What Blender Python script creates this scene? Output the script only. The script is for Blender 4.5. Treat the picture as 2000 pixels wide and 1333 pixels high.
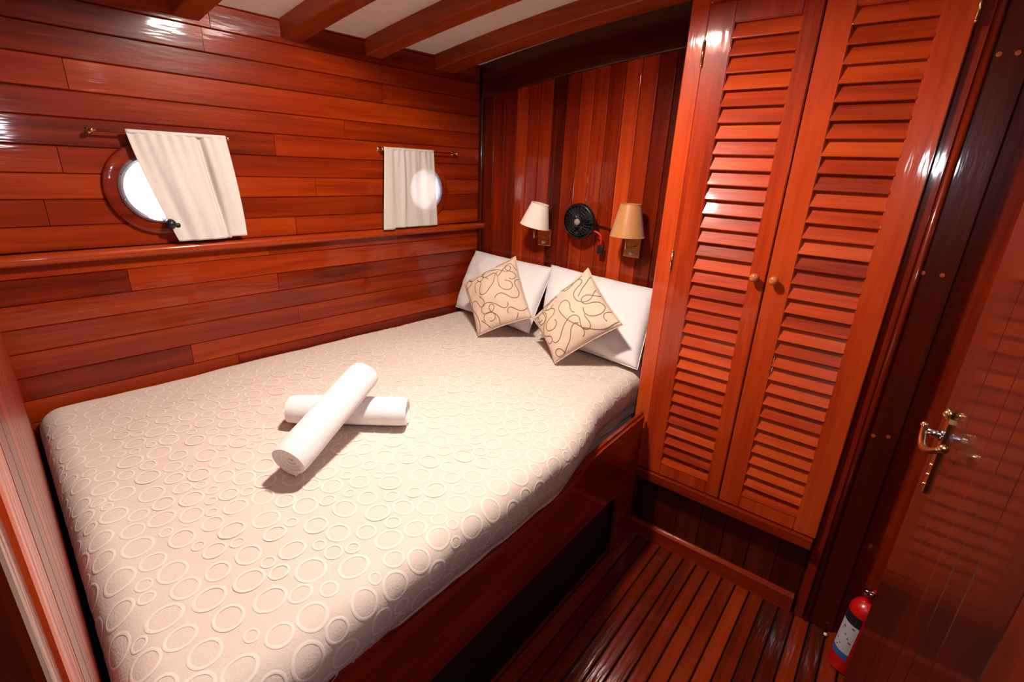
import bpy, bmesh, math, random
from mathutils import Vector, Matrix, noise
R = math.radians
random.seed(7)
for o in list(bpy.data.objects): bpy.data.objects.remove(o)
scene = bpy.context.scene
COL = scene.collection

# ------------------------------------------------------------------ camera
CAM_H = 1.5
cam_d = bpy.data.cameras.new('camera'); cam = bpy.data.objects.new('camera', cam_d); COL.objects.link(cam)
cam_d.sensor_width = 36.0; cam_d.lens = 953.4 / 2000 * 36.0; cam_d.clip_start = 0.005
yaw, pitch, roll = .66537, .34094, .04326
cy, sy, cp, sp, cr, sr = math.cos(yaw), math.sin(yaw), math.cos(pitch), math.sin(pitch), math.cos(roll), math.sin(roll)
FW = Vector((cy*cp, sy*cp, -sp)); RT = Vector((sy, -cy, 0)); UP = RT.cross(FW)
RT2 = cr*RT + sr*UP; UP2 = -sr*RT + cr*UP
cam.matrix_world = Matrix.Translation((0, 0, CAM_H)) @ Matrix((RT2, UP2, -FW)).transposed().to_4x4()
scene.camera = cam

# ------------------------------------------------------------------ world, light, exposure
w = bpy.data.worlds.new('daylight'); scene.world = w; w.use_nodes = True
bg = w.node_tree.nodes['Background']; bg.inputs[0].default_value = (.93, .97, 1, 1); bg.inputs[1].default_value = 14.0
scene.view_settings.view_transform = 'Standard'; scene.view_settings.look = 'None'
scene.view_settings.exposure = 0.0; scene.view_settings.gamma = 1.0; scene.view_settings.use_curve_mapping = False
LAMP = (.935, .93, 2.098); LAMP_STRENGTH = 670
fl_d = bpy.data.lights.new('camera_flash', 'POINT'); fl_d.energy = 10; fl_d.color = (.86, .93, 1); fl_d.shadow_soft_size = .05
fl = bpy.data.objects.new('camera_flash', fl_d); COL.objects.link(fl); fl.location = (.255, -.02, 1.60)

# ------------------------------------------------------------------ materials
def new_mat(name):
    m = bpy.data.materials.new(name); m.use_nodes = True
    nt = m.node_tree; b = nt.nodes['Principled BSDF']; return m, nt, b
def N(nt, t, **kw):
    n = nt.nodes.new(t)
    for k, v in kw.items():
        if k in n.inputs: n.inputs[k].default_value = v
        else: setattr(n, k, v)
    return n
def wood(name, axis, cols, rough=.34, coat=.62, coat_rough=.07, vary=.5, bump=.05, cross=26, ior=1.5):
    m, nt, b = new_mat(name); L = nt.links.new
    tc = N(nt, 'ShaderNodeTexCoord'); oi = N(nt, 'ShaderNodeObjectInfo')
    mul = N(nt, 'ShaderNodeMath', operation='MULTIPLY'); mul.inputs[1].default_value = 37.0; L(oi.outputs['Random'], mul.inputs[0])
    cmb = N(nt, 'ShaderNodeCombineXYZ'); [L(mul.outputs[0], cmb.inputs[i]) for i in range(3)]
    add = N(nt, 'ShaderNodeVectorMath', operation='ADD'); L(tc.outputs['Object'], add.inputs[0]); L(cmb.outputs[0], add.inputs[1])
    def scaled(long, cr_):
        mp = N(nt, 'ShaderNodeMapping'); s = [cr_]*3; s['xyz'.index(axis)] = long; mp.inputs['Scale'].default_value = s
        L(add.outputs[0], mp.inputs[0]); return mp
    n1 = N(nt, 'ShaderNodeTexNoise', Scale=1.0, Detail=5.0, Roughness=.6, Distortion=.6); L(scaled(1.3, cross).outputs[0], n1.inputs['Vector'])
    n2 = N(nt, 'ShaderNodeTexNoise', Scale=1.0, Detail=3.0, Roughness=.7); L(scaled(7, 330).outputs[0], n2.inputs['Vector'])
    n3 = N(nt, 'ShaderNodeTexNoise', Scale=1.0, Detail=2.0); L(scaled(1.6, 4.5).outputs[0], n3.inputs['Vector'])
    mx = N(nt, 'ShaderNodeMix', data_type='FLOAT'); mx.inputs[0].default_value = .25; L(n1.outputs[0], mx.inputs[2]); L(n2.outputs[0], mx.inputs[3])
    mx2 = N(nt, 'ShaderNodeMix', data_type='FLOAT'); mx2.inputs[0].default_value = .30; L(mx.outputs[0], mx2.inputs[2]); L(n3.outputs[0], mx2.inputs[3])
    # per-piece shift
    sh = N(nt, 'ShaderNodeMath', operation='MULTIPLY_ADD'); L(oi.outputs['Random'], sh.inputs[0]); sh.inputs[1].default_value = .42*vary; sh.inputs[2].default_value = -.21*vary
    ad = N(nt, 'ShaderNodeMath', operation='ADD'); L(mx2.outputs[0], ad.inputs[0]); L(sh.outputs[0], ad.inputs[1])
    rp = N(nt, 'ShaderNodeValToRGB'); L(ad.outputs[0], rp.inputs[0])
    e = rp.color_ramp.elements; e[0].position = .28; e[0].color = (*cols[0], 1); e[1].position = .74; e[1].color = (*cols[2], 1)
    x = e.new(.5); x.color = (*cols[1], 1)
    L(rp.outputs[0], b.inputs['Base Color'])
    b.inputs['Roughness'].default_value = rough; b.inputs['IOR'].default_value = ior
    b.inputs['Coat Weight'].default_value = coat; b.inputs['Coat Roughness'].default_value = coat_rough; b.inputs['Specular IOR Level'].default_value = .15
    n4 = N(nt, 'ShaderNodeTexNoise', Scale=1.0, Detail=2.0); L(scaled(9, 60).outputs[0], n4.inputs['Vector'])
    bp = N(nt, 'ShaderNodeBump', Strength=bump, Distance=.01); L(n4.outputs[0], bp.inputs['Height'])
    L(bp.outputs[0], b.inputs['Coat Normal']); L(bp.outputs[0], b.inputs['Normal'])
    return m
MAH = ((.050, .0036, .0005), (.205, .0140, .0014), (.41, .041, .0042))
MAHH = ((.060, .0042, .0004), (.225, .0185, .0012), (.42, .050, .0032))
MAHP = ((.20, .0140, .0020), (.45, .042, .0060), (.62, .085, .0140))
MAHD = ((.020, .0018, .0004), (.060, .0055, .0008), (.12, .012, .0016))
MAHB = ((.12, .013, .0012), (.27, .036, .0028), (.42, .072, .0055))
W = {}
for ax in 'xyz':
    W['wall_'+ax] = wood('varnished_mahogany_'+ax, ax, MAH, vary=.75)
    W['hull_'+ax] = wood('varnished_hull_mahogany_'+ax, ax, MAHH, vary=.5, coat=.45)
    W['pale_'+ax] = wood('pale_varnished_mahogany_'+ax, ax, MAHP, vary=.6)
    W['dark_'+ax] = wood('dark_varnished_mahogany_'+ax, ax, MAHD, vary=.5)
    W['beam_'+ax] = wood('satin_beam_timber_'+ax, ax, MAHB, vary=.3, coat=.4, coat_rough=.25, rough=.45)
W['floor'] = wood('varnished_floor_plank', 'x', ((.035, .003, .0005), (.14, .011, .0013), (.30, .030, .0035)), vary=.7, coat_rough=.09, bump=.12)
W['foot'] = wood('satin_bulkhead_mahogany', 'z', MAH, vary=.5, coat=.5, coat_rough=.38)
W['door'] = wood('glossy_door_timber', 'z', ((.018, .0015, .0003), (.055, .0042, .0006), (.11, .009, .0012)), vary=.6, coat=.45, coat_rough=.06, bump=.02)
def plain(name, col, rough=.5, metal=0.0, coat=0.0, bump=None, sheen=0.0, trans=0.0):
    m, nt, b = new_mat(name)
    b.inputs['Base Color'].default_value = (*col, 1); b.inputs['Roughness'].default_value = rough; b.inputs['Metallic'].default_value = metal
    b.inputs['Coat Weight'].default_value = coat; b.inputs['Sheen Weight'].default_value = sheen
    tc = N(nt, 'ShaderNodeTexCoord'); n = N(nt, 'ShaderNodeTexNoise', Scale=(bump[0] if bump else 40.0), Detail=3.0)
    nt.links.new(tc.outputs['Object'], n.inputs['Vector'])
    if bump:
        bp = N(nt, 'ShaderNodeBump', Strength=bump[1], Distance=bump[2]); nt.links.new(n.outputs[0], bp.inputs['Height']); nt.links.new(bp.outputs[0], b.inputs['Normal'])
    mx = N(nt, 'ShaderNodeMix', data_type='RGBA'); mx.inputs[6].default_value = (*[c*.93 for c in col], 1); mx.inputs[7].default_value = (*[min(1, c*1.05) for c in col], 1)
    nt.links.new(n.outputs[0], mx.inputs[0]); nt.links.new(mx.outputs[2], b.inputs['Base Color'])
    return m
M_gap = plain('dark_seam_backing', (.012, .003, .0012), .7)
M_white = plain('white_cotton', (.80, .77, .76), .85, bump=(18, .25, .006), sheen=.2)
M_towel = plain('white_terry_towel', (.84, .81, .80), .95, bump=(420, .6, .003), sheen=.4)
M_spread = plain('beige_quilted_bedspread', (.70, .575, .495), .85, bump=(260, .35, .002), sheen=.15)
M_ring = plain('cream_woven_ring', (.80, .69, .605), .85, bump=(500, .3, .001), sheen=.2)
M_stitch = plain('quilting_stitch', (.55, .42, .35), .9)
M_cush = plain('beige_cushion_cotton', (.66, .50, .385), .85, bump=(60, .2, .003), sheen=.15)
M_cord = plain('brown_embroidery_cord', (.23, .135, .05), .7)
M_head = plain('offwhite_ceiling_panel', (.74, .66, .60), .6)
M_brass = plain('polished_brass', (.62, .40, .16), .22, metal=1.0)
M_chrome = plain('polished_chrome', (.55, .56, .64), .14, metal=1.0)
M_portring = plain('satin_steel_port_ring', (.34, .34, .42), .22, metal=.5)
M_black = plain('black_plastic', (.006, .006, .0065), .35)
M_grey = plain('grey_plastic_hub', (.25, .22, .20), .5)
M_red = plain('red_wire_insulation', (.6, .02, .015), .4)
M_redp = plain('red_gloss_enamel', (.56, .006, .006), .28, coat=.8)
M_shadew = plain('ivory_lamp_shade', (.82, .68, .58), .8)
M_shadeg = plain('gold_satin_lamp_shade', (.52, .23, .07), .35, sheen=.3)
M_label = plain('printed_white_label', (.55, .55, .56), .5)
M_labelo = plain('cream_sticker', (.7, .5, .36), .6)
M_blue = plain('blue_print', (.02, .12, .45), .5)
M_ink = plain('black_print', (.01, .012, .015), .5)
M_knob = plain('turned_wood_knob', (.52, .13, .03), .3, coat=1.0)
M_plug = plain('wood_screw_plug', (.38, .06, .012), .3, coat=1.0)
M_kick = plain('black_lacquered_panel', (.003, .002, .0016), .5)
M_floorpale = plain('white_plastic', (.75, .7, .65), .4)
def fabric(name, col, transl, transp):
    m, nt, b = new_mat(name); L = nt.links.new
    tc = N(nt, 'ShaderNodeTexCoord'); mp = N(nt, 'ShaderNodeMapping'); mp.inputs['Scale'].default_value = (260, 260, 40); L(tc.outputs['Object'], mp.inputs[0])
    n = N(nt, 'ShaderNodeTexNoise', Scale=1.0, Detail=2.0); L(mp.outputs[0], n.inputs['Vector'])
    mx = N(nt, 'ShaderNodeMix', data_type='RGBA'); mx.inputs[6].default_value = (*[c*.86 for c in col], 1); mx.inputs[7].default_value = (*col, 1); L(n.outputs[0], mx.inputs[0])
    L(mx.outputs[2], b.inputs['Base Color']); b.inputs['Roughness'].default_value = .9
    t = N(nt, 'ShaderNodeBsdfTranslucent'); L(mx.outputs[2], t.inputs[0])
    s = N(nt, 'ShaderNodeMixShader'); s.inputs[0].default_value = transl; L(b.outputs[0], s.inputs[1]); L(t.outputs[0], s.inputs[2])
    p = N(nt, 'ShaderNodeBsdfTransparent'); s2 = N(nt, 'ShaderNodeMixShader'); s2.inputs[0].default_value = transp; L(s.outputs[0], s2.inputs[1]); L(p.outputs[0], s2.inputs[2])
    L(s2.outputs[0], nt.nodes['Material Output'].inputs[0]); return m
M_curt1 = fabric('lined_linen_curtain', (.76, .70, .655), .08, .0)
M_curt2 = fabric('thin_linen_curtain', (.76, .69, .64), .12, .14)
def glassmat():
    m, nt, b = new_mat('porthole_glass'); L = nt.links.new
    g = N(nt, 'ShaderNodeBsdfGlossy', Roughness=.02); t = N(nt, 'ShaderNodeBsdfTransparent'); f = N(nt, 'ShaderNodeFresnel', IOR=1.45)
    s = N(nt, 'ShaderNodeMixShader'); L(f.outputs[0], s.inputs[0]); L(t.outputs[0], s.inputs[1]); L(g.outputs[0], s.inputs[2]); L(s.outputs[0], nt.nodes['Material Output'].inputs[0]); return m
M_glass = glassmat()
m_, nt_, b_ = new_mat('lit_lamp_diffuser'); M_lamp = m_
b_.inputs['Emission Color'].default_value = (1, .90, .79, 1); b_.inputs['Emission Strength'].default_value = LAMP_STRENGTH

# ------------------------------------------------------------------ mesh helpers
def mesh(name, verts, faces, smooth=False):
    me = bpy.data.meshes.new(name); me.from_pydata([tuple(v) for v in verts], [], faces); me.update()
    if smooth: me.polygons.foreach_set('use_smooth', [True]*len(me.polygons))
    return me
def link(name, me, mat, parent=None, loc=(0, 0, 0), rot=(0, 0, 0)):
    o = bpy.data.objects.new(name, me); COL.objects.link(o)
    if me is not None and mat is not None and not me.materials: me.materials.append(mat)
    o.location = loc; o.rotation_euler = rot
    if parent: o.parent = parent
    return o
def empty(name, loc=(0, 0, 0), rot=(0, 0, 0), parent=None):
    o = bpy.data.objects.new(name, None); COL.objects.link(o); o.location = loc; o.rotation_euler = rot; o.empty_display_size = .05
    if parent: o.parent = parent
    return o
def tag(o, label, cat, group=None):
    o['label'] = label; o['category'] = cat
    if group: o['group'] = group
    return o
def struct(o, label=None):
    o['kind'] = 'structure'
    if label: o['label'] = label
    return o
_bc = {}
def box_me(sx, sy_, sz, bev=.003, seg=1, mat=None):
    k = (round(sx, 4), round(sy_, 4), round(sz, 4), bev, seg, mat.name if mat else '')
    if k in _bc: return _bc[k]
    bm = bmesh.new(); bmesh.ops.create_cube(bm, size=1.0)
    bmesh.ops.scale(bm, vec=(sx, sy_, sz), verts=bm.verts)
    if bev: bmesh.ops.bevel(bm, geom=bm.edges[:], offset=min(bev, .45*min(sx, sy_, sz)), segments=seg, affect='EDGES', profile=.5)
    me = bpy.data.meshes.new('box'); bm.to_mesh(me); bm.free()
    if mat: me.materials.append(mat)
    _bc[k] = me; return me
def box(name, x0, x1, y0, y1, z0, z1, mat, parent=None, bev=.003, seg=1):
    me = box_me(x1-x0, y1-y0, z1-z0, bev, seg, mat)
    return link(name, me, mat, parent, ((x0+x1)/2, (y0+y1)/2, (z0+z1)/2))
def grid(nu, nv, f, close_u=False):
    V = [f(i/(nu if close_u else nu-1), j/(nv-1)) for j in range(nv) for i in range(nu)]
    F = []
    for j in range(nv-1):
        for i in range(nu if close_u else nu-1):
            a = j*nu+i; b = j*nu+(i+1) % nu; F.append((a, b, b+nu, a+nu))
    return V, F
def tube(pts, r, n=8, cap=True):
    pts = [Vector(p) for p in pts]; rr = r if hasattr(r, '__len__') else [r]*len(pts)
    V = []; F = []; prev = None
    for i, p in enumerate(pts):
        t = (pts[min(i+1, len(pts)-1)]-pts[max(i-1, 0)]).normalized()
        if prev is None:
            a = t.orthogonal().normalized()
        else: a = (prev - t*prev.dot(t)).normalized()
        prev = a; b = t.cross(a)
        for k in range(n):
            th = 2*math.pi*k/n; V.append(p + rr[i]*(math.cos(th)*a+math.sin(th)*b))
    for i in range(len(pts)-1):
        for k in range(n): F.append((i*n+k, i*n+(k+1) % n, (i+1)*n+(k+1) % n, (i+1)*n+k))
    if cap: F.append(tuple(range(n))[::-1]); F.append(tuple((len(pts)-1)*n+k for k in range(n)))
    return V, F
def lathe(prof, n=32, ax='z'):
    V = []; F = []
    for (r, h) in prof:
        for k in range(n):
            th = 2*math.pi*k/n; c, s = r*math.cos(th), r*math.sin(th)
            V.append((c, s, h) if ax == 'z' else ((c, -h, s) if ax == 'y' else (h, c, s)))
    for i in range(len(prof)-1):
        for k in range(n): F.append((i*n+k, i*n+(k+1) % n, (i+1)*n+(k+1) % n, (i+1)*n+k))
    return V, F
def extrude_poly(pts, d0, d1, plane='xz'):
    n = len(pts); V = []
    for d in (d0, d1):
        for (a, b) in pts: V.append((a, d, b) if plane == 'xz' else ((d, a, b) if plane == 'yz' else (a, b, d)))
    F = [tuple(range(n)), tuple(range(n, 2*n))[::-1]] + [(i, n+i, n+(i+1) % n, (i+1) % n) for i in range(n)]
    return V, F
def join(*vf):
    V = []; F = []
    for v, f in vf:
        k = len(V); V += [tuple(p) for p in v]; F += [tuple(i+k for i in q) for q in f]
    return V, F
def ball(c, r, n=14):
    prof = [(max(r*math.sin(math.pi*i/n), 1e-4), -r*math.cos(math.pi*i/n)) for i in range(n+1)]
    V, F = lathe(prof, 18); return [(x+c[0], y+c[1], z+c[2]) for x, y, z in V], F
def smooth_by_angle(o, a=40):
    me = o.data; me.polygons.foreach_set('use_smooth', [True]*len(me.polygons)); me.set_sharp_from_angle(angle=R(a))

# ------------------------------------------------------------------ layout numbers
TA = .055; HA = math.atan(TA)                        # the hull side tapers towards the bed head
def hull_y(x): return 2.04 - TA*x
def ceil_z(y): return 1.983 + .039*(2.18**2 - (y+.22)**2)
FS = .0785
def foot_x(y): return .13 - FS*(2.03-y)
XH = 2.11                                             # headboard face
XW = 1.756                                            # wardrobe lower panel face

# ------------------------------------------------------------------ floor
fl_o = struct(box('floor', -1.0, 2.3, -.36, 2.1, -.06, -.012, M_gap, bev=0), 'narrow varnished floor of dark red planks')
yk = .614 + .0515*2; k = 0
while yk > -.35:
    cut = random.uniform(.2, 1.3)
    for (a, b) in ((-.9, cut), (cut, 1.9)):
        me = box_me(b-a-.001, .0515-.0055, .02, .0025, 1, W['floor'])
        link('plank', me, None, fl_o, ((a+b)/2, yk-.0515/2, -.01+random.uniform(-.0006, .0006)-(-.036)))
    yk -= .0515
# planks are children of the floor: floor origin is at its box centre
for c in fl_o.children: c.location = Vector((c.location.x-fl_o.location.x, c.location.y-fl_o.location.y, c.location.z-.036-fl_o.location.z))

# ------------------------------------------------------------------ hull wall (left) with horizontal planks and two ports
wl = empty('wall_left', (0, 2.04, 0), (0, 0, -HA)); struct(wl, 'curved-in hull side lined with horizontal mahogany planks')
# local frame: x along the hull, -y into the cabin, z up
PORTS = ((.590, 1.384), (1.713, 1.379)); R_G, R_C, R_S = .0915, .110, .148
RCUT = .118
seams = [.42, .50, .59, .668, .745, .822, .90, .977, 1.05, 1.127, 1.2, 1.274, 1.352, 1.427, 1.505, 1.585, 1.66, 1.745, 1.825, 1.90, 1.975, 2.06]
def plank_mesh(x0, x1, z0, z1, sag):
    """plank with chamfered long edges; columns are clipped where a port is cut through"""
    xs = [x0, x1]
    hit = []
    for (px, pz) in PORTS:
        if x0 < px+RCUT and x1 > px-RCUT and z0 < pz+RCUT and z1 > pz-RCUT:
            hit.append((px, pz))
            for i in range(25): 
                xx = px - RCUT*math.cos(math.pi*i/24)
                if x0 < xx < x1: xs.append(xx)
    for i in range(1, 12): xs.append(x0+(x1-x0)*i/12)
    xs = sorted(set(round(v, 5) for v in xs))
    V = []; F = []; g = .0032; d = .006
    def sg(x): return sag*(x-1.1)**2
    for a, b in zip(xs[:-1], xs[1:]):
        mid = (a+b)/2; iv = [(z0, z1, True, True)]
        for (px, pz) in hit:
            if abs(mid-px) < RCUT:
                def h(x): return math.sqrt(max(RCUT**2-(x-px)**2, 0))
                lo, hi = pz-h(mid), pz+h(mid); out = []
                for (p, q, cb, ct) in iv:
                    if hi <= p or lo >= q: out.append((p, q, cb, ct)); continue
                    if lo > p+.001: out.append((p, min(lo, q), cb, False))
                    if hi < q-.001: out.append((max(hi, p), q, False, ct))
                iv = out
        for (p, q, cb, ct) in iv:
            prof = []
            if cb: prof += [(p+.0006, d+.004), (p+.0006, d*.6), (p+g, 0)]
            else: prof += [(p, 0)]
            if ct: prof += [(q-g, 0), (q-.0006, d*.6), (q-.0006, d+.004)]
            else: prof += [(q, 0)]
            k = len(V)
            for xx in (a, b):
                for (z, y) in prof: V.append((xx, y, z+sg(xx)))
            n = len(prof)
            for i in range(n-1): F.append((k+i, k+i+n, k+i+n+1, k+i+1))
    # end caps at joints
    for xx in (x0, x1):
        k = len(V); V += [(xx, 0, z0+g+sg(xx)), (xx, .01, z0+g+sg(xx)), (xx, .01, z1-g+sg(xx)), (xx, 0, z1-g+sg(xx))]; F.append((k, k+1, k+2, k+3))
    me = mesh('plank', V, F)
    bm = bmesh.new(); bm.from_mesh(me); bmesh.ops.remove_doubles(bm, verts=bm.verts, dist=1e-5); bmesh.ops.recalc_face_normals(bm, faces=bm.faces); 
    for f in bm.faces:
        if abs(f.normal.y) > .9 and f.normal.y > 0: f.normal_flip()
    bm.to_mesh(me); bm.free(); return me
joints = {20: 1.10, 19: .83, 18: .80, 17: 1.5, 16: .42, 15: 1.3, 14: 1.0, 13: .36, 12: 1.15, 11: .3, 10: 1.05, 9: .93, 8: .46, 7: .95, 6: 1.35, 5: 1.02, 4: .6}
HULL_R = random.Random(3)
for i in range(len(seams)-1):
    z0, z1 = seams[i], seams[i+1]
    sag = .006 if i > 9 else -.004
    xx = [.05, joints.get(i, HULL_R.uniform(.5, 1.6)), 2.2]
    for a, b in zip(xx[:-1], xx[1:]):
        me = plank_mesh(a+.0008, b-.0008, z0, z1, sag*.5)
        # origin to middle so the grain varies per plank
        o = link('plank', me, W['hull_x'], wl, (0, HULL_R.uniform(-.0008, .0008), 0))
def hole_wall():
    """backing sheet and outer skin around both port holes (rectangular frames with a round hole)"""
    V = []; F = []
    def sheet(y, r):
        z0, z1 = -.06, 2.12
        bounds = [-.1, 1.15, 2.3]
        for (px, pz), x0, x1 in zip(PORTS, bounds[:-1], bounds[1:]):
            n = 48; k = len(V)
            for i in range(n):
                th = 2*math.pi*i/n; c, s = math.cos(th), math.sin(th)
                V.append((px+r*c, y, pz+r*s))
                t = min((x1-px)/c if c > 1e-6 else 1e9, (x0-px)/c if c < -1e-6 else 1e9, (z1-pz)/s if s > 1e-6 else 1e9, (z0-pz)/s if s < -1e-6 else 1e9)
                V.append((px+t*c, y, pz+t*s))
            for i in range(n):
                j = (i+1) % n; F.append((k+2*i, k+2*i+1, k+2*j+1, k+2*j))
            # corners
            for cx in (x0, x1):
                for cz in (z0, z1):
                    best = [None, None]
                    for i in range(n):
                        v = V[k+2*i+1]
                        if abs(v[0]-cx) < 1e-6 and (best[0] is None or abs(v[2]-cz) < abs(V[best[0]][2]-cz)): best[0] = k+2*i+1
                        if abs(v[2]-cz) < 1e-6 and (best[1] is None or abs(v[0]-cx) < abs(V[best[1]][0]-cx)): best[1] = k+2*i+1
                    V.append((cx, y, cz)); F.append((best[0], best[1], len(V)-1))
    sheet(.012, RCUT); sheet(.022, RCUT)
    return V, F
V, F = hole_wall(); link('backing', mesh('backing', V, F), M_gap, wl)
def port(n, px, pz, latch):
    w_ = empty('window_%d' % n, (0, 2.04, 0), (0, 0, -HA)); struct(w_, 'round porthole in a %s surround' % ('wooden'))
    def ring(prof, name, mat):
        V, F = lathe(prof + [prof[0]], 64, 'y'); V = [(x+px, y, z+pz) for x, y, z in V]
        o = link(name, mesh(name, V, F, True), mat, w_); smooth_by_angle(o, 35); return o
    ring([(R_C-.004, .0), (R_C-.004, .012), (R_S-.010, .014), (R_S-.003, .011), (R_S, .004), (R_S, -.004), (R_C-.004, -.004)], 'surround', W['hull_x'])
    c = ring([(R_G, -.016), (R_G, .012), (R_G+.003, .019), (R_G+.010, .022), (R_C-.003, .019), (R_C, .013), (R_C, -.016)], 'chrome_ring', M_portring)
    for i in range(8):
        th = 2*math.pi*(i+.4)/8; V, F = ball((px+(R_G+.0115)*math.cos(th), -.021, pz+(R_G+.0115)*math.sin(th)), .0035, 6); link('bolt', mesh('bolt', V, F, True), M_chrome, c)
    V, F = lathe([(1e-4, -.004), (R_G+.001, -.004), (R_G+.001, -.009), (1e-4, -.009)], 48, 'y'); link('pane', mesh('pane', [(x+px, y, z+pz) for x, y, z in V], F), M_glass, w_)
    if latch:
        l = join(ball((px+.010, -.040, pz-R_C-.002), .017), tube([(px+.010, -.012, pz-R_C+.002), (px+.010, -.045, pz-R_C-.004)], .008), ball((px+.030, -.034, pz-R_C-.008), .011))
        link('latch', mesh('latch', *l, True), M_black, w_)
    return w_
port(1, *PORTS[0], True); port(2, *PORTS[1], False)
# ledge below the ports
V, F = extrude_poly([(0, 1.166), (-.004, 1.164), (-.022, 1.166), (-.03, 1.172), (-.033, 1.183), (-.030, 1.195), (-.022, 1.2), (0, 1.2)], .05, 2.13, 'yz')
t1 = link('trim_1', mesh('ledge', V, F), W['hull_x'], None, (0, 2.04, 0), (0, 0, -HA)); smooth_by_angle(t1, 50); struct(t1, 'rounded wooden ledge running under both portholes')

# ------------------------------------------------------------------ headboard wall, planks upright
wh = struct(box('wall_head', XH+.012, XH+.05, -.4, 2.05, -.05, 2.25, M_gap, bev=0), 'bulkhead of upright mahogany planks behind the pillows')
HR = random.Random(11)
yk = 1.911 + .0735
tone = {11: 'pale_z'}
for i in range(18):
    mt = W['pale_z'] if i in (12,) else W['wall_z']
    me = box_me(.014, .0735-.0012, 1.6, .005, 3, mt)
    o = link('plank', me, None, None, (XH+.007, yk-.03675, .45+.8)); o.parent = wh; o.location -= wh.location
    yk -= .0735
def camber_bar(name, x0, x1, y0, y1, top, bot, mat, n=16, parent=None):
    V = []; F = []
    for i in range(n+1):
        y = y0+(y1-y0)*i/n; z = ceil_z(y)
        c = .004
        V += [(x0, y, z-top), (x0, y, z-bot+c), (x0+c, y, z-bot), (x1-c, y, z-bot), (x1, y, z-bot+c), (x1, y, z-top)]
    for i in range(n):
        for k in range(6): F.append((6*i+k, 6*i+(k+1) % 6, 6*i+6+(k+1) % 6, 6*i+6+k))
    F.append(tuple(range(6))[::-1]); F.append(tuple(6*n+k for k in range(6)))
    me = mesh(name, V, F); bm = bmesh.new(); bm.from_mesh(me); bmesh.ops.recalc_face_normals(bm, faces=bm.faces); bm.to_mesh(me); bm.free()
    return link(name, me, mat, parent)
struct(camber_bar('trim_2', XH-.022, XH+.006, .60, hull_y(XH)+.0, -.01, .158, W['dark_y']), 'header board above the upright planks, coloured dark as beam shade')  # dark timber colour carries the shade the last beam throws here
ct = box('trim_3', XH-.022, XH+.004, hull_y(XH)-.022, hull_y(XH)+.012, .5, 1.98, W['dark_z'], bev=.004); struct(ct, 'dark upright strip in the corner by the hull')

# ------------------------------------------------------------------ ceiling and beams
V = []; F = []
for i in range(25):
    y = -.4 + (2.14+.4)*i/24; z = ceil_z(y); V += [(-1.0, y, z), (2.3, y, z), (2.3, y, z+.03), (-1.0, y, z+.03)]
for i in range(24):
    for k in range(4): F.append((4*i+k, 4*i+(k+1) % 4, 4*i+4+(k+1) % 4, 4*i+4+k))
F += [(0, 1, 2, 3), (96, 97, 98, 99)]
ce = struct(link('ceiling', mesh('ceiling', V, F), M_head), 'off-white cambered ceiling panel between timber beams')
for (a, b) in ((.01, .095), (.365, .45), (.716, .80), (1.065, 1.15), (1.42, 1.503), (1.79, 1.915)):
    camber_bar('beam', a, b, -.29, hull_y(b)+.006, -.012, .062, W['beam_y'], parent=ce)

# ------------------------------------------------------------------ foot bulkhead with the doorway the view is taken from
fa = math.atan(FS)
wf = empty('wall_foot', (foot_x(0), 0, 0), (0, 0, -fa)); struct(wf, 'varnished bulkhead across the foot of the bed with an open doorway')
YJ = .40
y_ = YJ + .165
while y_ < 2.0:
    me = box_me(.02, .0985, 2.2, .003, 1, W['foot']); link('plank', me, None, wf, (-.011, y_+.05, 1.0)); y_ += .1
box('backing', -.05, -.021, YJ, 2.1, 0, 2.2, M_gap, wf, 0)
box('lintel', -.05, -.02, -.36, YJ, 1.98, 2.25, W['dark_y'], wf, 0)
box('backing', -.05, -.02, -.36, -.2, 0, 1.98, W['dark_z'], wf, 0)
box('jamb_post', -.06, -.002, YJ-.06, YJ, 0, 1.98, W['dark_z'], wf, .006, 2)
box('jamb_board', -.02, .002, YJ+.002, YJ+.11, 0, 1.98, W['pale_z'], wf, .005, 2)
box('jamb_strip', -.02, -.001, YJ+.118, YJ+.162, 0, 1.98, W['foot'], wf, .004, 2)

# ------------------------------------------------------------------ right wall, passage behind the view
wr = struct(box('wall_right', -1.0, 1.9, -.36, -.30, -.05, 2.25, W['dark_x'], bev=0), 'dark wall on the right behind the open door')
struct(box('wall_back', -1.02, -.98, -.36, 1.0, -.05, 2.25, W['dark_z'], bev=0), 'end of the passage behind the doorway')
struct(box('wall_passage', -1.0, -.09, .62, .66, -.05, 2.25, W['dark_x'], bev=0), 'side of the passage behind the doorway')

# ------------------------------------------------------------------ wardrobe with two louvred doors
wd = empty('louvred_wardrobe', (XW, .33, 0)); tag(wd, 'tall built-in mahogany wardrobe with a pair of louvred doors', 'wardrobe')
def wbox(name, x0, x1, y0, y1, z0, z1, mat, parent=wd, off=None, **kw):
    o = box(name, x0, x1, y0, y1, z0, z1, mat, None, **kw); o.parent = parent
    o.location -= Vector((XW, .33, 0)) if off is None else off
    return o
wbox('carcass', XW+.012, XH+.01, -.125, .695, .0, 2.12, M_gap, bev=0)
wbox('side_panel', 1.742, XH+.008, .684, .702, 0, 2.12, W['wall_z'])
wbox('corner_post', 1.732, XW+.02, .642, .703, .30, 2.12, W['pale_z'], bev=.004)
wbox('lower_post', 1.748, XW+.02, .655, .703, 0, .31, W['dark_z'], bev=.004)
wbox('center_muntin', 1.742, XW+.015, .31, .34, .3, 2.0, M_gap, bev=0)
wbox('door_rail', 1.730, XW+.02, -.004, .645, 1.998, 2.12, W['pale_y'], bev=.004)
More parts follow.
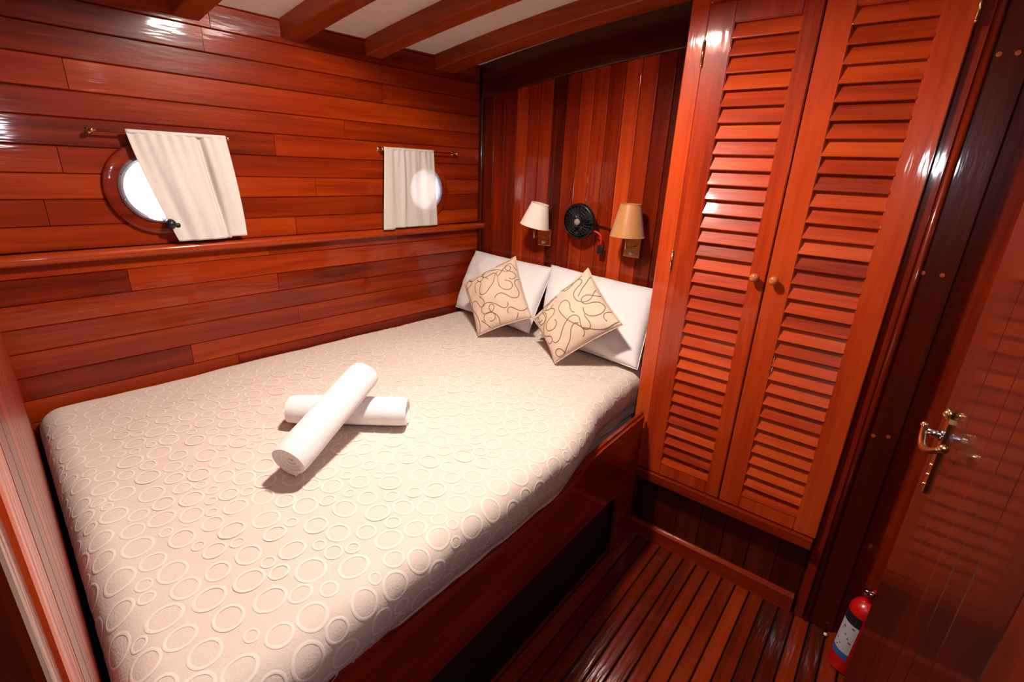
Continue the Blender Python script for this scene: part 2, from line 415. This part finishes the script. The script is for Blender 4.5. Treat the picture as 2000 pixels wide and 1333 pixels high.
# lower planked panel
yk = .567+.0935
for i in range(8):
    y1 = min(yk, .656); y0 = max(yk-.0935, -.005)
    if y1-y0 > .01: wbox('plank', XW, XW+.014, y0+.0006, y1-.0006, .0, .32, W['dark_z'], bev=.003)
    yk -= .0935
wbox('sill_rail', 1.708, XW+.004, .006, .662, .305, .346, W['wall_y'], bev=.004, seg=2)
# doors
XD = 1.722; TD = .024
def wardrobe_door(y0, y1, ya, yb, knob_y, hinge_y, lab, hinges):
    zb, zt, za, zc = .349, 1.994, .400, 1.936
    parts = []
    for (a, b, c, d) in ((y0, ya, zb, zt), (yb, y1, zb, zt), (ya, yb, zb, za), (ya, yb, zc, zt)):
        bm = bmesh.new(); bmesh.ops.create_cube(bm, size=1); bmesh.ops.scale(bm, vec=(TD, b-a, d-c), verts=bm.verts)
        bmesh.ops.bevel(bm, geom=bm.edges[:], offset=.0025, segments=2, affect='EDGES')
        bmesh.ops.translate(bm, vec=(0, (a+b)/2-(y0+y1)/2, (c+d)/2-1.17), verts=bm.verts)
        me = bpy.data.meshes.new('t'); bm.to_mesh(me); bm.free()
        parts.append(([v.co.copy() for v in me.vertices], [tuple(p.vertices) for p in me.polygons])); bpy.data.meshes.remove(me)
    V, F = join(*parts)
    d_ = link('door', mesh('door', V, F), W['pale_z'], None, (XD+TD/2, (y0+y1)/2, 1.17)); d_.parent = wd; d_.location -= wd.location
    d_['label'] = lab
    off = Vector((XD+TD/2, (y0+y1)/2, 1.17))
    # slats: shared mesh, lower edge proud
    sl_ = box_me(.0065, yb-ya+.006, .054, .0025, 2, W['pale_y']); n = 0
    zz = 1.893
    while zz > .37:
        s = link('slat', sl_, None, d_, Vector((XD+.0115, (ya+yb)/2, zz+.0255)) - off, (0, R(21+random.uniform(-1.2, 1.2)), 0)); zz -= .0467
    wb = link('louvre_back', box_me(.004, yb-ya+.01, zc-za+.01, 0, 1, M_gap), None, d_, Vector((XD+TD+.004, (ya+yb)/2, (za+zc)/2))-off)
    # knob
    V, F = lathe([(1e-4, -.031), (.007, -.0305), (.0125, -.027), (.0148, -.021), (.0125, -.0145), (.007, -.011), (.0065, -.006), (.010, -.002), (.0105, .002)], 24, 'x')
    link('knob', mesh('knob', V, F, True), M_knob, d_, Vector((XD, knob_y, 1.198))-off)
    for hz in hinges:
        V, F = tube([(0, 0, -.032), (0, 0, .032)], .0045, 10); V2, F2 = ball((0, 0, .034), .005, 6); V3, F3 = ball((0, 0, -.034), .005, 6)
        link('hinge', mesh('hinge', *join((V, F), (V2, F2), (V3, F3)), True), M_brass, d_, Vector((XD-.002, hinge_y, hz))-off)
    return d_
wardrobe_door(.328, .640, .378, .560, .357, .641, 'louvred door nearer the bed', (1.86, 1.21))
wardrobe_door(.002, .324, .072, .252, .300, .001, 'louvred door nearer the entrance', (1.905,))
# frame boards right of the doors
wbox('frame_board', 1.738, XW+.02, -.030, .0, 0, 2.12, W['wall_z'], bev=.003)
V, F = tube([(0, 0, 0), (0, 0, 2.12)], .0095, 12); o = link('bead', mesh('bead', V, F, True), W['wall_z'], wd, Vector((1.742, -.040, 0))-wd.location)
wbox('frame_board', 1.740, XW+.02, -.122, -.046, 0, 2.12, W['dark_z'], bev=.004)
for (yy, zz) in ((-.052, 1.275), (-.093, 1.275), (-.06, .77), (-.095, .78), (-.093, 1.80), (-.06, 1.80)):
    V, F = lathe([(1e-4, -.0012), (.0055, -.001), (.006, .002)], 14, 'x'); link('screw_plug', mesh('plug', V, F), M_plug, wd, Vector((1.7395, yy, zz))-wd.location)
wbox('end_board', 1.778, 1.80, -.31, -.100, 0, 2.12, W['wall_z'], bev=.003)
# baseboard in front of the wardrobe
V, F = extrude_poly([(XW+.002, 0), (XW-.018, 0), (XW-.018, .062), (XW-.012, .070), (XW-.004, .073), (XW+.002, .073)], .012, .665, 'xz')
bb = link('baseboard_front', mesh('baseboard', V, F), W['wall_y']); smooth_by_angle(bb, 30); struct(bb, 'low rounded skirting board at the foot of the wardrobe')

# ------------------------------------------------------------------ open door on the right
YD = -.08
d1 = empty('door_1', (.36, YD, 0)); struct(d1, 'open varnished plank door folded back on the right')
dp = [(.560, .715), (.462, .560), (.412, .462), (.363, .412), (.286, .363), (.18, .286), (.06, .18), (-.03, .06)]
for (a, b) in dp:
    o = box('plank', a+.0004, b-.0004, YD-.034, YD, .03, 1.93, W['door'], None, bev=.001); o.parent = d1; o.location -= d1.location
hd = empty('handle', (.642-.36, 0, 1.253), parent=d1); hd.location = (.642-.36, 0, 1.253)
V, F = extrude_poly([(-.011, -.066), (.011, -.066), (.011, .018), (.007, .022), (-.007, .022), (-.011, .018)], 0, .003, 'xz'); link('backplate', mesh('backplate', V, F), M_brass, hd)
link('spindle', mesh('spindle', *join(tube([(0, 0, 0), (0, .005, 0)], .0065, 14), tube([(0, .004, 0), (0, .016, 0)], .0042, 14)), True), M_chrome, hd)
lv = []
for i in range(13):
    t = i/12; lv.append((.012*(1-t)-.092*t, .018+.004*math.sin(math.pi*t)-.008*t, .002-.010*math.sin(math.pi*t)+.021*t*t))
link('lever', mesh('lever', *join(tube(lv, [.0028+.0008*math.sin(math.pi*i/12) for i in range(13)], 10), ball(lv[-1], .0042), ball(lv[0], .0038)), True), M_brass, hd)
link('finial', mesh('finial', *join(ball((0, .004, .024), .005), tube([(-.007, .003, .026), (0, .005, .030), (.007, .003, .026)], .002, 8)), True), M_brass, hd)
for zz in (-.036, -.048, -.060):
    V, F = ball((0, .003, zz), .0020, 6); link('screw', mesh('screw', V, F, True), M_brass, hd)

# ------------------------------------------------------------------ berth: side board, platform, mattress, bedspread
be = empty('berth', (1.0, .66, 0)); tag(be, 'built-in mahogany berth with a shaped side board and open space below', 'bed')
prof = [(.05, .603), (.30, .603), (.36, .600), (.40, .588), (.44, .566), (.49, .553), (.60, .549), (.9, .547), (1.13, .549), (1.19, .556), (1.24, .578), (1.29, .597), (1.36, .604), (1.50, .605), (1.704, .605),
        (1.704, .0), (1.575, .0), (1.57, .20), (1.555, .265), (1.52, .297), (1.46, .308), (.22, .308), (.17, .29), (.14, .25), (.13, .0), (.05, .0)]
V, F = extrude_poly(prof, .645, .675, 'xz')
me = mesh('side_board', V, F); bm = bmesh.new(); bm.from_mesh(me)
ed = [e for e in bm.edges if abs(e.verts[0].co.y-e.verts[1].co.y) < 1e-6]
bmesh.ops.bevel(bm, geom=ed, offset=.010, segments=3, affect='EDGES'); bmesh.ops.recalc_face_normals(bm, faces=bm.faces); bm.to_mesh(me); bm.free()
sb = link('side_board', me, W['wall_x'], be, -be.location); smooth_by_angle(sb, 40)
o = box('platform', .14, XH-.01, .71, 1.90, .40, .43, W['dark_x'], None, bev=0); o.parent = be; o.location -= be.location
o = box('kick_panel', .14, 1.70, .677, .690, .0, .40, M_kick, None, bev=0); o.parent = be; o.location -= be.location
o = box('end_panel', .15, .17, .70, 1.25, .0, .40, W['dark_y'], None, bev=0); o.parent = be; o.location -= be.location

ZT = .722
V, F = extrude_poly([(.16, .79), (2.09, .79), (2.09, 1.90), (.2, 1.96)], .432, .655, 'xy')
tag(link('mattress', mesh('mattress', V, F), M_white), 'thick mattress lying on the berth under the bedspread', 'mattress')
def edge(t, r):
    if t >= r*math.pi/2: return t-r*math.pi/2+r, 0.0
    if t >= 0: th = t/r; return r-r*math.cos(th), r-r*math.sin(th)
    return 0.0, r-t
RR, RF, RL, RHD = .055, .075, .05, .05
def YR(a):
    t = min(max((a-1.10)/.55, 0), 1); return .625 + .095*t*t*(3-2*t)
def cloth(a, b):
    """a: arc length from the foot edge, b: arc length from the right edge (negative = hanging side)"""
    # across
    yr, dr = edge(b, RR)
    side = 0
    if b < 0: side = -b
    y = YR(a) + yr + .030*(min(side, .10)/.10)**2
    # along
    xr, dx = edge(a, RF)
    x0 = foot_x(y)+.012
    x = x0*max(0, 1-xr/1.2) + xr
    yl = hull_y(x)-.006
    dl = 0
    q = yl-y
    if q < RL: 
        qq = max(q, 0); dl = RL-math.sqrt(max(RL**2-(RL-qq)**2, 0)); dl *= .7
        y = min(y, yl)
    dh = 0; qh = 2.095-x
    if qh < RHD: dh = .6*(RHD-math.sqrt(max(RHD**2-(RHD-max(qh, 0))**2, 0))); x = min(x, 2.095)
    top = 1 if b > 0 else 0
    nz = .004*noise.noise((x*3.1, y*3.1, 1.7)) + .0022*noise.noise((x*11, y*11, 4.2))
    sag = .012*math.sin(math.pi*min(max((x-.1)/2, 0), 1))*math.sin(math.pi*min(max((y-.6)/1.35, 0), 1))
    z = ZT - max(dr, dx*.9) - .25*min(dr, dx) - dl - dh + nz + sag*.8 - .006
    if b < .12:
        wv = noise.noise((x*7.0, 3.3, b*6))*.008 + noise.noise((x*17.0, 9.3, b*9))*.003
        y += wv*min(1, (.12-b)/.12)
    return Vector((x, y, z))
AL, BL = 2.16, 1.52
def hem(a):   # the hanging side is tucked in behind the side board
    x = a+.03
    def ss(e0, e1): 
        t = min(max((x-e0)/(e1-e0), 0), 1); return t*t*(3-2*t)
    return .062 + .050*ss(.36, .50) + .03*ss(1.16, 1.4) + .005*noise.noise((a*7, 0, 0))
NA, NB = 300, 230
def cl(i, j):
    a = -.10 + (AL+.10)*i; h = hem(a); b = -h + (BL+h)*j
    return cloth(a, b)
V, F = grid(NA, NB, cl)
bs = empty('bedspread', (1.05, 1.3, ZT)); tag(bs, 'beige quilted bedspread woven with cream rings, covering the berth', 'bedspread')
bo = link('cover', mesh('cover', V, F, True), M_spread, bs, -bs.location)
# rings
RG = random.Random(21); rings = []; cell = {}
def try_ring(a, b, r, gap=.0008):
    ci, cj = int(a/.07), int((b+1)/.07)
    for di in (-1, 0, 1):
        for dj in (-1, 0, 1):
            for (x, y, q) in cell.get((ci+di, cj+dj), ()):
                if (x-a)**2+(y-b)**2 < (r+q+gap)**2: return False
    cell.setdefault((ci, cj), []).append((a, b, r)); rings.append((a, b, r)); return True
for r0, r1, n in ((.028, .033, 1600), (.0235, .030, 22000), (.020, .0235, 30000), (.0145, .018, 20000)):
    for _ in range(n):
        r = RG.uniform(r0, r1); a = RG.uniform(-.06, AL-.06); b = RG.uniform(-.075, hull_y(a)-.69); try_ring(a, b, r)
V = []; F = []
def surf(a, b, h):
    p = cloth(a, b); e = .002
    n = (cloth(a+e, b)-p).cross(cloth(a, b+e)-p)
    n = n.normalized() if n.length > 1e-9 else Vector((0, 0, 1))
    if n.z < 0 and b > 0: n = -n
    return p+n*h
for (a, b, r) in rings:
    n = 26 if r > .02 else 18; wd_ = .0030 + .115*r; k = len(V); s = RG.uniform(.92, 1.08)
    p0 = cloth(a, b); e = .006
    ta = (cloth(a+e, b)-p0)/e; tb = (cloth(a, b+e)-p0)/e; 
    nn = ta.cross(tb); nn = nn.normalized() if nn.length > 1e-9 else Vector((0, 0, 1))
    fine = a < .2 or b < .17 or b > 1.18
    for i in range(n):
        th = 2*math.pi*i/n; c_, s_ = math.cos(th), math.sin(th)
        for (q, h) in ((r-wd_, .0), (r-wd_/2, .0007), (r, .0)):
            aa, bb_ = a+q*c_*s, b+q*s_/s
            if fine: V.append(cloth(aa, bb_)+nn*(h+.0006))
            else: V.append(p0 + (aa-a)*ta + (bb_-b)*tb + nn*(h+.0010))
    for i in range(n):
        j = (i+1) % n
        for t in range(2): F.append((k+3*i+t, k+3*i+t+1, k+3*j+t+1, k+3*j+t))
ro = link('woven_rings', mesh('woven_rings', V, F, True), M_ring, bs, -bs.location); ro['kind'] = 'stuff'; ro['label'] = 'cream woven rings'

# ------------------------------------------------------------------ pillows and cushions
def pad(name, P, thick, mat, root, nn=44, pinch=.03, power=.42, seed=0, wr=.006, curl=0.0):
    """soft pad through four corners P = bottom-left, bottom-right, top-right, top-left seen from the camera side"""
    P = [Vector(p) for p in P]; Nn = (P[1]-P[0]).cross(P[3]-P[0]).normalized()
    if Nn.x > 0: Nn = -Nn
    c = sum(P, Vector())/4
    def base(u, v):
        p = (P[0]*(1-u)+P[1]*u)*(1-v) + (P[3]*(1-u)+P[2]*u)*v
        du = (2*u-1); dv = (2*v-1)
        # sides draw in between the corners
        p += ((P[0]+P[3])/2-(P[1]+P[2])/2)*(pinch*du*(1-dv*dv)) + ((P[0]+P[1])/2-(P[3]+P[2])/2)*(pinch*dv*(1-du*du))
        return p
    def sfc(u, v, side, h=0.0):
        e = max((1-(2*u-1)**2)*(1-(2*v-1)**2), 0)
        t = thick*(e**power)
        w_ = noise.noise((u*3.3+seed, v*3.3, seed*1.7))*wr*3*e**.5 + noise.noise((u*8+seed, v*8, seed))*wr*e**.4
        return base(u, v) + Nn*(side*(t*(1.0 if side > 0 else .75)+h) + w_)
    V1, F1 = grid(nn, nn, lambda u, v: sfc(u, v, 1)); V2, F2 = grid(nn, nn, lambda u, v: sfc(u, v, -1))
    V, F = join((V1, F1), (V2, [f[::-1] for f in F2]))
    me = mesh(name, V, F, True); bm = bmesh.new(); bm.from_mesh(me); bmesh.ops.remove_doubles(bm, verts=bm.verts, dist=2e-4); bmesh.ops.recalc_face_normals(bm, faces=bm.faces); bm.to_mesh(me); bm.free()
    me.polygons.foreach_set('use_smooth', [True]*len(me.polygons))
    return me, sfc, base
def pillow(P, label, seed):
    r = empty('pillow', P[0]); tag(r, label, 'pillow', 'white pillows at the bed head')
    me, s, b = pad('pillowcase', P, .082, M_white, r, pinch=.012, power=.40, seed=seed, wr=.009)
    link('pillowcase', me, M_white, r, -r.location)
    # seam flange around the open side
    pts = [s(u/20, .0, 1) for u in range(21)] + [s(1, v/20, 1) for v in range(1, 21)] + [s(1-u/20, 1, 1) for u in range(1, 21)] + [s(0, 1-v/20, 1) for v in range(1, 20)]
    V, F = tube(pts+[pts[0]], .0022, 6, False); link('seam', mesh('seam', V, F, True), M_white, r, -r.location)
pillow([(1.90, 1.905, .745), (1.83, 1.335, .742), (2.055, 1.362, 1.028), (2.06, 1.905, 1.045)], 'white pillow in the corner by the hull wall', 2.0)
pillow([(1.83, 1.27, .742), (1.775, .735, .742), (2.04, .79, 1.02), (2.045, 1.372, 1.045)], 'white pillow beside the louvred wardrobe', 5.0)
def cushion(P, label, seed):
    r = empty('cushion', P[0]); tag(r, label, 'cushion', 'beige scribble-patterned cushions')
    me, s, b = pad('cover', P, .068, M_cush, r, pinch=.028, power=.5, seed=seed, wr=.004)
    link('cover', me, M_cush, r, -r.location)
    rg = random.Random(int(seed*10)); V = []; F = []
    seen = set()
    for cidx in range(15):
        best = []; score = -1
        for _ in range(40):
            uu, vv, th = rg.uniform(.06, .94), rg.uniform(.06, .94), rg.uniform(0, 6.28); pts = []; w1, w2, p1, p2 = rg.uniform(.05, .09), rg.uniform(.10, .17), rg.uniform(0, 6.28), rg.uniform(0, 6.28); off = rg.uniform(-5, 5)
            for i in range(105):
                pts.append((uu, vv)); th += (off+12*math.sin(w1*i+p1)+7*math.sin(w2*i+p2))*.0105; uu += .0105*math.cos(th); vv += .0105*math.sin(th)
                if min(uu, 1-uu, vv, 1-vv) < .012: break
            cells_ = {(int(a*9), int(b*9)) for a, b in pts}; sc = len(cells_-seen) - .15*len(cells_ & seen) + rg.random()
            if sc > score: score, best = sc, pts
        if len(best) < 12: continue
        pts = best; seen |= {(int(a*9), int(b*9)) for a, b in pts}
        P3 = [s(p[0], p[1], 1, .0004) for p in pts]
        V, F = join((V, F), tube(P3, .0018, 5, True))
    e_ = link('embroidery', mesh('embroidery', V, F, True), M_cord, r, -r.location); e_['label'] = 'brown looping cord embroidery'
    pts = [s(u/16, .0, 1) for u in range(17)] + [s(1, v/16, 1) for v in range(1, 17)] + [s(1-u/16, 1, 1) for u in range(1, 17)] + [s(0, 1-v/16, 1) for v in range(1, 16)]
    V, F = tube(pts+[pts[0]], .0022, 6, False); link('piping', mesh('piping', V, F, True), M_cush, r, -r.location)
cushion([(1.640, 1.493, .735), (1.775, 1.280, .845), (1.885, 1.480, 1.092), (1.745, 1.700, .940)], 'beige cushion with brown scribbles nearer the hull wall', 3.1)
cushion([(1.608, 1.027, .735), (1.715, .795, .935), (1.832, 1.040, 1.108), (1.720, 1.235, .862)], 'beige cushion with brown scribbles nearer the wardrobe', 7.7)

# ------------------------------------------------------------------ rolled towels
def towel(p0, p1, r, label, seed, rollang=0.0):
    p0, p1 = Vector(p0), Vector(p1); ax = (p1-p0); Ln = ax.length; ax.normalize(); side = ax.cross(Vector((0, 0, 1))).normalized(); up = side.cross(ax)
    root = empty('rolled_towel', (p0+p1)/2 - Vector((0, 0, r))); tag(root, label, 'towel', 'rolled white towels on the bed')
    turns, th_ = 4.3, .0105; n = 150; m = 26
    def pt(i, j, inner):
        t = i/n; ang = 2*math.pi*turns*t + rollang; rad = .010 + (r-.010)*t - (th_ if inner else 0)*.93
        rad = max(rad, .002)
        s = j/m; e = min(s, 1-s)*Ln; rad2 = rad*(1 - (.055*math.exp(-e/.012) if t > .72 else .0)) + .0012*noise.noise((s*5, math.cos(ang)*1.5+seed, math.sin(ang)*1.5))
        inset = .004*noise.noise((t*6, seed, s*3)) + (.010*(1-t) if True else 0)
        pos = p0 + ax*(inset + (Ln-2*inset)*s)
        return pos + side*(rad2*math.cos(ang)) + up*(rad2*.90*math.sin(ang))
    V = [pt(i, j, 0) for i in range(n+1) for j in range(m+1)] + [pt(i, j, 1) for i in range(n+1) for j in range(m+1)]
    F = []; K = (n+1)*(m+1); w_ = m+1
    for i in range(n):
        for j in range(m):
            a = i*w_+j; F.append((a, a+1, a+1+w_, a+w_)); F.append((K+a, K+a+w_, K+a+1+w_, K+a+1))
        for j in (0, m):
            a = i*w_+j; F.append((a, a+w_, K+a+w_, K+a))
    for i in (0, n):
        for j in range(m): a = i*w_+j; F.append((a, a+1, K+a+1, K+a))
    me = mesh('towel_roll', V, F, True); bm = bmesh.new(); bm.from_mesh(me); bmesh.ops.recalc_face_normals(bm, faces=bm.faces); bm.to_mesh(me); bm.free(); me.polygons.foreach_set('use_smooth', [True]*len(me.polygons))
    link('towel_roll', me, M_towel, root, -root.location); me.set_sharp_from_angle(angle=R(60))
    V = [pt(n, j, 0)+ (side*math.cos(2*math.pi*turns+rollang)+up*math.sin(2*math.pi*turns+rollang))*.001 for j in range(m+1)]
    Vt, Ft = tube(V, .0022, 6); link('hem', mesh('hem', Vt, Ft, True), M_towel, root, -root.location)
towel((.632, 1.349, .774), (.866, 1.076, .774), .054, 'rolled white towel lying flat underneath the other roll', 1.0, 2.75)
towel((.480, 1.068, .784), (.800, 1.190, .890), .056, 'rolled white towel laid across the top of the other roll', 4.0, 2.9)

# ------------------------------------------------------------------ curtains on brass rods
def rod(n, x0, x1, z, label):
    r = empty('curtain_rod', (0, 2.04, 0), (0, 0, -HA)); tag(r, label, 'curtain rod', 'thin brass curtain rods')
    link('rod', mesh('rod', *tube([(x0, -.032, z), (x1, -.032, z)], .0034, 10), True), M_brass, r)
    for x in (x0, x1):
        link('bracket', mesh('bracket', *join(tube([(x, .002, z), (x, -.032, z)], .004, 10), tube([(x, .0, z), (x, -.004, z)], .011, 14), ball((x, -.033, z), .0075)), True), M_brass, r)
rod(1, .444, .822, 1.556, 'brass curtain rod above the porthole nearer the foot')
rod(2, 1.462, 1.905, 1.556, 'brass curtain rod above the porthole nearer the pillows')
def curtain(left, right, zt, zb, mat, label, folds, seed, skirt=0.0):
    """left/right: functions of t (0 top, 1 bottom) giving the local x of each edge"""
    r = empty('curtain', (0, 2.04, 0), (0, 0, -HA)); tag(r, label, 'curtain', 'linen porthole curtains')
    def f(u, t):
        x = left(t)*(1-u)+right(t)*u
        y = -.034 - .006*t
        for (u0, w_, amp) in folds:
            d = (u-u0-.03*t*math.sin(u0*9))/w_; y -= amp*(.45+.55*math.sin(math.pi*min(t*1.1, 1)))*math.exp(-d*d)
        y -= .0022*math.sin(u*58+seed)*(math.exp(-t*4)) + .0035*noise.noise((u*9+seed, t*1.2, seed))
        z = zt*(1-t)+zb(u)*t + .0025*noise.noise((u*16, seed, 0))*math.exp(-t*8)
        return (x, y, z)
    V, F = grid(90, 46, f); o = link('fabric', mesh('fabric', V, F, True), mat, r)
    sm = o.modifiers.new('thickness', 'SOLIDIFY'); sm.thickness = .0012
    V = []; F = []
    pk = [(left(0)*(1-i/30)+right(0)*(i/30), -.032, zt-.003) for i in range(31)]
    V, F = tube(pk, .0068, 10); link('rod_pocket', mesh('rod_pocket', V, F, True), mat, r)
    hm = []
    for i in range(31):
        p = f(i/30, .985); hm.append((p[0], p[1]-.0005, p[2]))
    V, F = tube(hm, .0016, 6); link('hem', mesh('hem', V, F, True), mat, r)
    return r
curtain(lambda t: .527+.089*t**1.25, lambda t: .814+.026*math.sin(t*math.pi/2), 1.562, lambda u: 1.212 + (.006 if u > .76 else 0), M_curt1,
        'off-white curtain swept sideways over the porthole nearer the foot', ((.30, .10, .010), (.71, .034, -.026), (.86, .09, .008), (.5, .12, .006)), 2.0)
curtain(lambda t: 1.470-.026*t, lambda t: 1.752+.016*t, 1.562, lambda u: 1.207 - (.006 if u < .2 else 0), M_curt2,
        'off-white curtain hanging straight over the porthole nearer the pillows', ((.10, .07, .007), (.36, .04, .012), (.60, .05, .006), (.8, .05, .005)), 6.0)

# ------------------------------------------------------------------ wall sconces and fan on the headboard wall
def sconce(y, z, sx, shade_z0, shade_h, tilt, mat, label, shade_dy):
    r = empty('wall_sconce', (XH, y, z)); tag(r, label, 'wall lamp', 'swing-arm wall lamps above the pillows')
    link('wall_plate', box_me(.016, .082, .088, .003, 2, M_brass), None, r, (-.009, 0, 0))
    link('switch_knob', mesh('switch_knob', *lathe([(1e-4, -.014), (.005, -.0135), (.0075, -.010), (.0075, .0)], 16, 'x'), True), M_floorpale, r, (-.017, 0, -.026))
    sxp = sx-XH
    arm = [(-.016, -.012, .004), (-.045, -.012, .004), (-.075, -.004, .003), (sxp, shade_dy, .004), (sxp-.002, shade_dy, .012), (sxp-.002, shade_dy, .05), (sxp, shade_dy, shade_z0-z+.02)]
    link('arm', mesh('arm', *tube(arm, .0042, 10), True), M_brass, r)
    link('socket', mesh('socket', *tube([(sxp, shade_dy, shade_z0-z+.0), (sxp, shade_dy, shade_z0-z+.05)], .014, 14), True), M_floorpale, r)
    rb, rt = .074, .043
    prof = [(rb-.0022, 0), (rb, 0), (rt, shade_h), (rt-.0022, shade_h)]; V, F = lathe(prof+[prof[0]], 40)
    s = link('shade', mesh('shade', V, F), mat, r, (sxp, shade_dy, shade_z0-z), tilt); smooth_by_angle(s, 40)
    for (rr, h) in ((rb, 0), (rt, shade_h)):
        V, F = tube([(rr*math.cos(2*math.pi*i/40), rr*math.sin(2*math.pi*i/40), h) for i in range(41)], .0017, 6, False); link('rim', mesh('rim', V, F, True), mat, s)
sconce(1.462, 1.172, 2.005, 1.232, .110, (R(11), R(4), 0), M_shadew, 'wall lamp with a pale ivory shade, nearer the hull', 0.0)
sconce(.972, 1.180, 2.005, 1.238, .136, (0, 0, 0), M_shadeg, 'wall lamp with a golden satin shade, nearer the wardrobe', -.012)
fn = empty('wall_fan', (XH, 1.225, 1.27)); tag(fn, 'small black round fan mounted between the two wall lamps', 'fan')
fr = empty('fan_head', (-.075, .0, .006), (0, 0, 0), fn)
fr.rotation_euler = Vector((-.90, -.02, -.10)).to_track_quat('Z', 'Y').to_euler()
RFN = .082
V, F = lathe([(RFN-.006, .012), (RFN, .008), (RFN+.001, -.006), (RFN-.006, -.018), (RFN*.72, -.034), (.03, -.042), (1e-4, -.043)], 40)
link('housing', mesh('housing', V, F, True), M_black, fr)
gr = [ (V_, F_) for V_, F_ in []]
for q in (.024, .037, .050, .063, .076): gr.append(tube([(q*math.cos(2*math.pi*i/36), q*math.sin(2*math.pi*i/36), .013+.010*(1-(q/RFN)**2)) for i in range(37)], .0011, 5, False))
for k in range(24):
    th = 2*math.pi*k/24; gr.append(tube([(q*math.cos(th+q*4), q*math.sin(th+q*4), .013+.010*(1-(q/RFN)**2)) for q in (.016, .03, .045, .06, .079)], .0011, 5))
link('grille', mesh('grille', *join(*gr), True), M_black, fr)
for k in range(4):
    th = math.pi/2*k+.4
    V, F = grid(8, 8, lambda u, v: ((.014+.055*v)*math.cos(th+(u-.5)*(.9+.3*v)), (.014+.055*v)*math.sin(th+(u-.5)*(.9+.3*v)), -.010+.016*(u-.5))); o = link('blade', mesh('blade', V, F, True), M_black, fr)
link('hub', mesh('hub', *lathe([(1e-4, .0275), (.011, .027), (.0145, .024), (.0145, .015)], 24), True), M_grey, fr)
link('stand', mesh('stand', *join(tube([(0, 0, -.005), (-.03, 0, -.03), (-.055, 0, -.055), (-.06, 0, -.02)], .011, 12), tube([(0, 0, -.01), (-.012, 0, -.01)], .03, 20)), True), M_black, fn)
link('red_cable', mesh('red_cable', *tube([(-.06, -.06, -.03), (-.055, -.092, -.038), (-.05, -.108, -.052), (-.045, -.108, -.075), (-.04, -.107, -.10)], .0045, 8), True), M_red, fn)
link('cable', mesh('cable', *tube([(-.012, -.06, -.012), (-.012, -.12, -.018), (-.012, -.2, -.03)], .003, 6), True), M_black, fn)
link('plug', box_me(.02, .03, .040, .004, 2, M_black), None, fn, (-.04, -.107, -.118))

# ------------------------------------------------------------------ fire extinguisher
ex = empty('fire_extinguisher', (1.625, -.166, 0)); tag(ex, 'small red fire extinguisher standing half hidden behind the door', 'extinguisher')
ex.rotation_euler = (R(2), R(-1), 0)
re_ = .043
pr_ = [(1e-4, .0), (re_*.85, .0), (re_, .008), (re_, .24)] + [(re_*math.cos(R(a)), .24+re_*1.05*math.sin(R(a))) for a in (15, 30, 45, 60, 72)] + [(.011, .292), (.011, .302), (1e-4, .302)]
b_e = link('cylinder', mesh('cylinder', *lathe(pr_, 36), True), M_redp, ex); smooth_by_angle(b_e, 35)
def wrap(name, a0, a1, z0, z1, mat, par, dr=.0006, poly=None):
    V, F = grid(14, 6, lambda u, v: ((re_+dr)*math.cos(R(a0+(a1-a0)*u)), (re_+dr)*math.sin(R(a0+(a1-a0)*u)), z0+(z1-z0)*v)); return link(name, mesh(name, V, F, True), mat, par)
lb = wrap('label', 100, 178, .085, .20, M_label, ex); wrap('label_band', 100, 178, .062, .088, M_blue, lb, .0005); wrap('label_header', 100, 178, .20, .238, M_ink, lb, .0005)
rl = random.Random(4)
for i in range(9):
    a = rl.uniform(108, 165); z = .095+.0115*i; wrap('print', a, a+rl.uniform(4, 12), z, z+.004, M_ink, lb, .0010)
wrap('sticker', 198, 214, .15, .222, M_labelo, ex)
link('valve', mesh('valve', *join(tube([(0, 0, .298), (0, 0, .325)], .009, 12), tube([(0, 0, .318), (-.022, .008, .322)], .006, 10)), True), M_chrome, ex)
link('lever', mesh('lever', *join(tube([(.004, 0, .325), (-.012, -.012, .345), (-.03, -.02, .35)], .005, 8), tube([(0, 0, .33), (-.018, -.016, .328), (-.034, -.024, .325)], .0045, 8)), True), M_redp, ex)
link('gauge', mesh('gauge', *lathe([(1e-4, -.006), (.010, -.006), (.010, .006), (1e-4, .006)], 18, 'x'), True), M_chrome, ex, (-.014, .016, .322))
tag(link('door_stop', mesh('door_stop', *ball((0, 0, 0), .006, 8), True), M_floorpale, None, (1.712, -.105, .007)), 'tiny white knob on the floor beside the extinguisher', 'door stop')

# ------------------------------------------------------------------ ceiling lamp (out of frame, lights the cabin)
lm = empty('ceiling_lamp', LAMP); tag(lm, 'flush round ceiling lamp with a lit dome above the bed', 'ceiling lamp')
link('base', mesh('base', *lathe([(1e-4, .016), (.082, .016), (.085, .012), (.085, .004), (1e-4, .004)], 36), True), M_brass, lm)
link('dome', mesh('dome', *lathe([(.070, .004), (.066, -.008), (.050, -.016), (.028, -.020), (1e-4, -.022)], 24), True), M_lamp, lm)
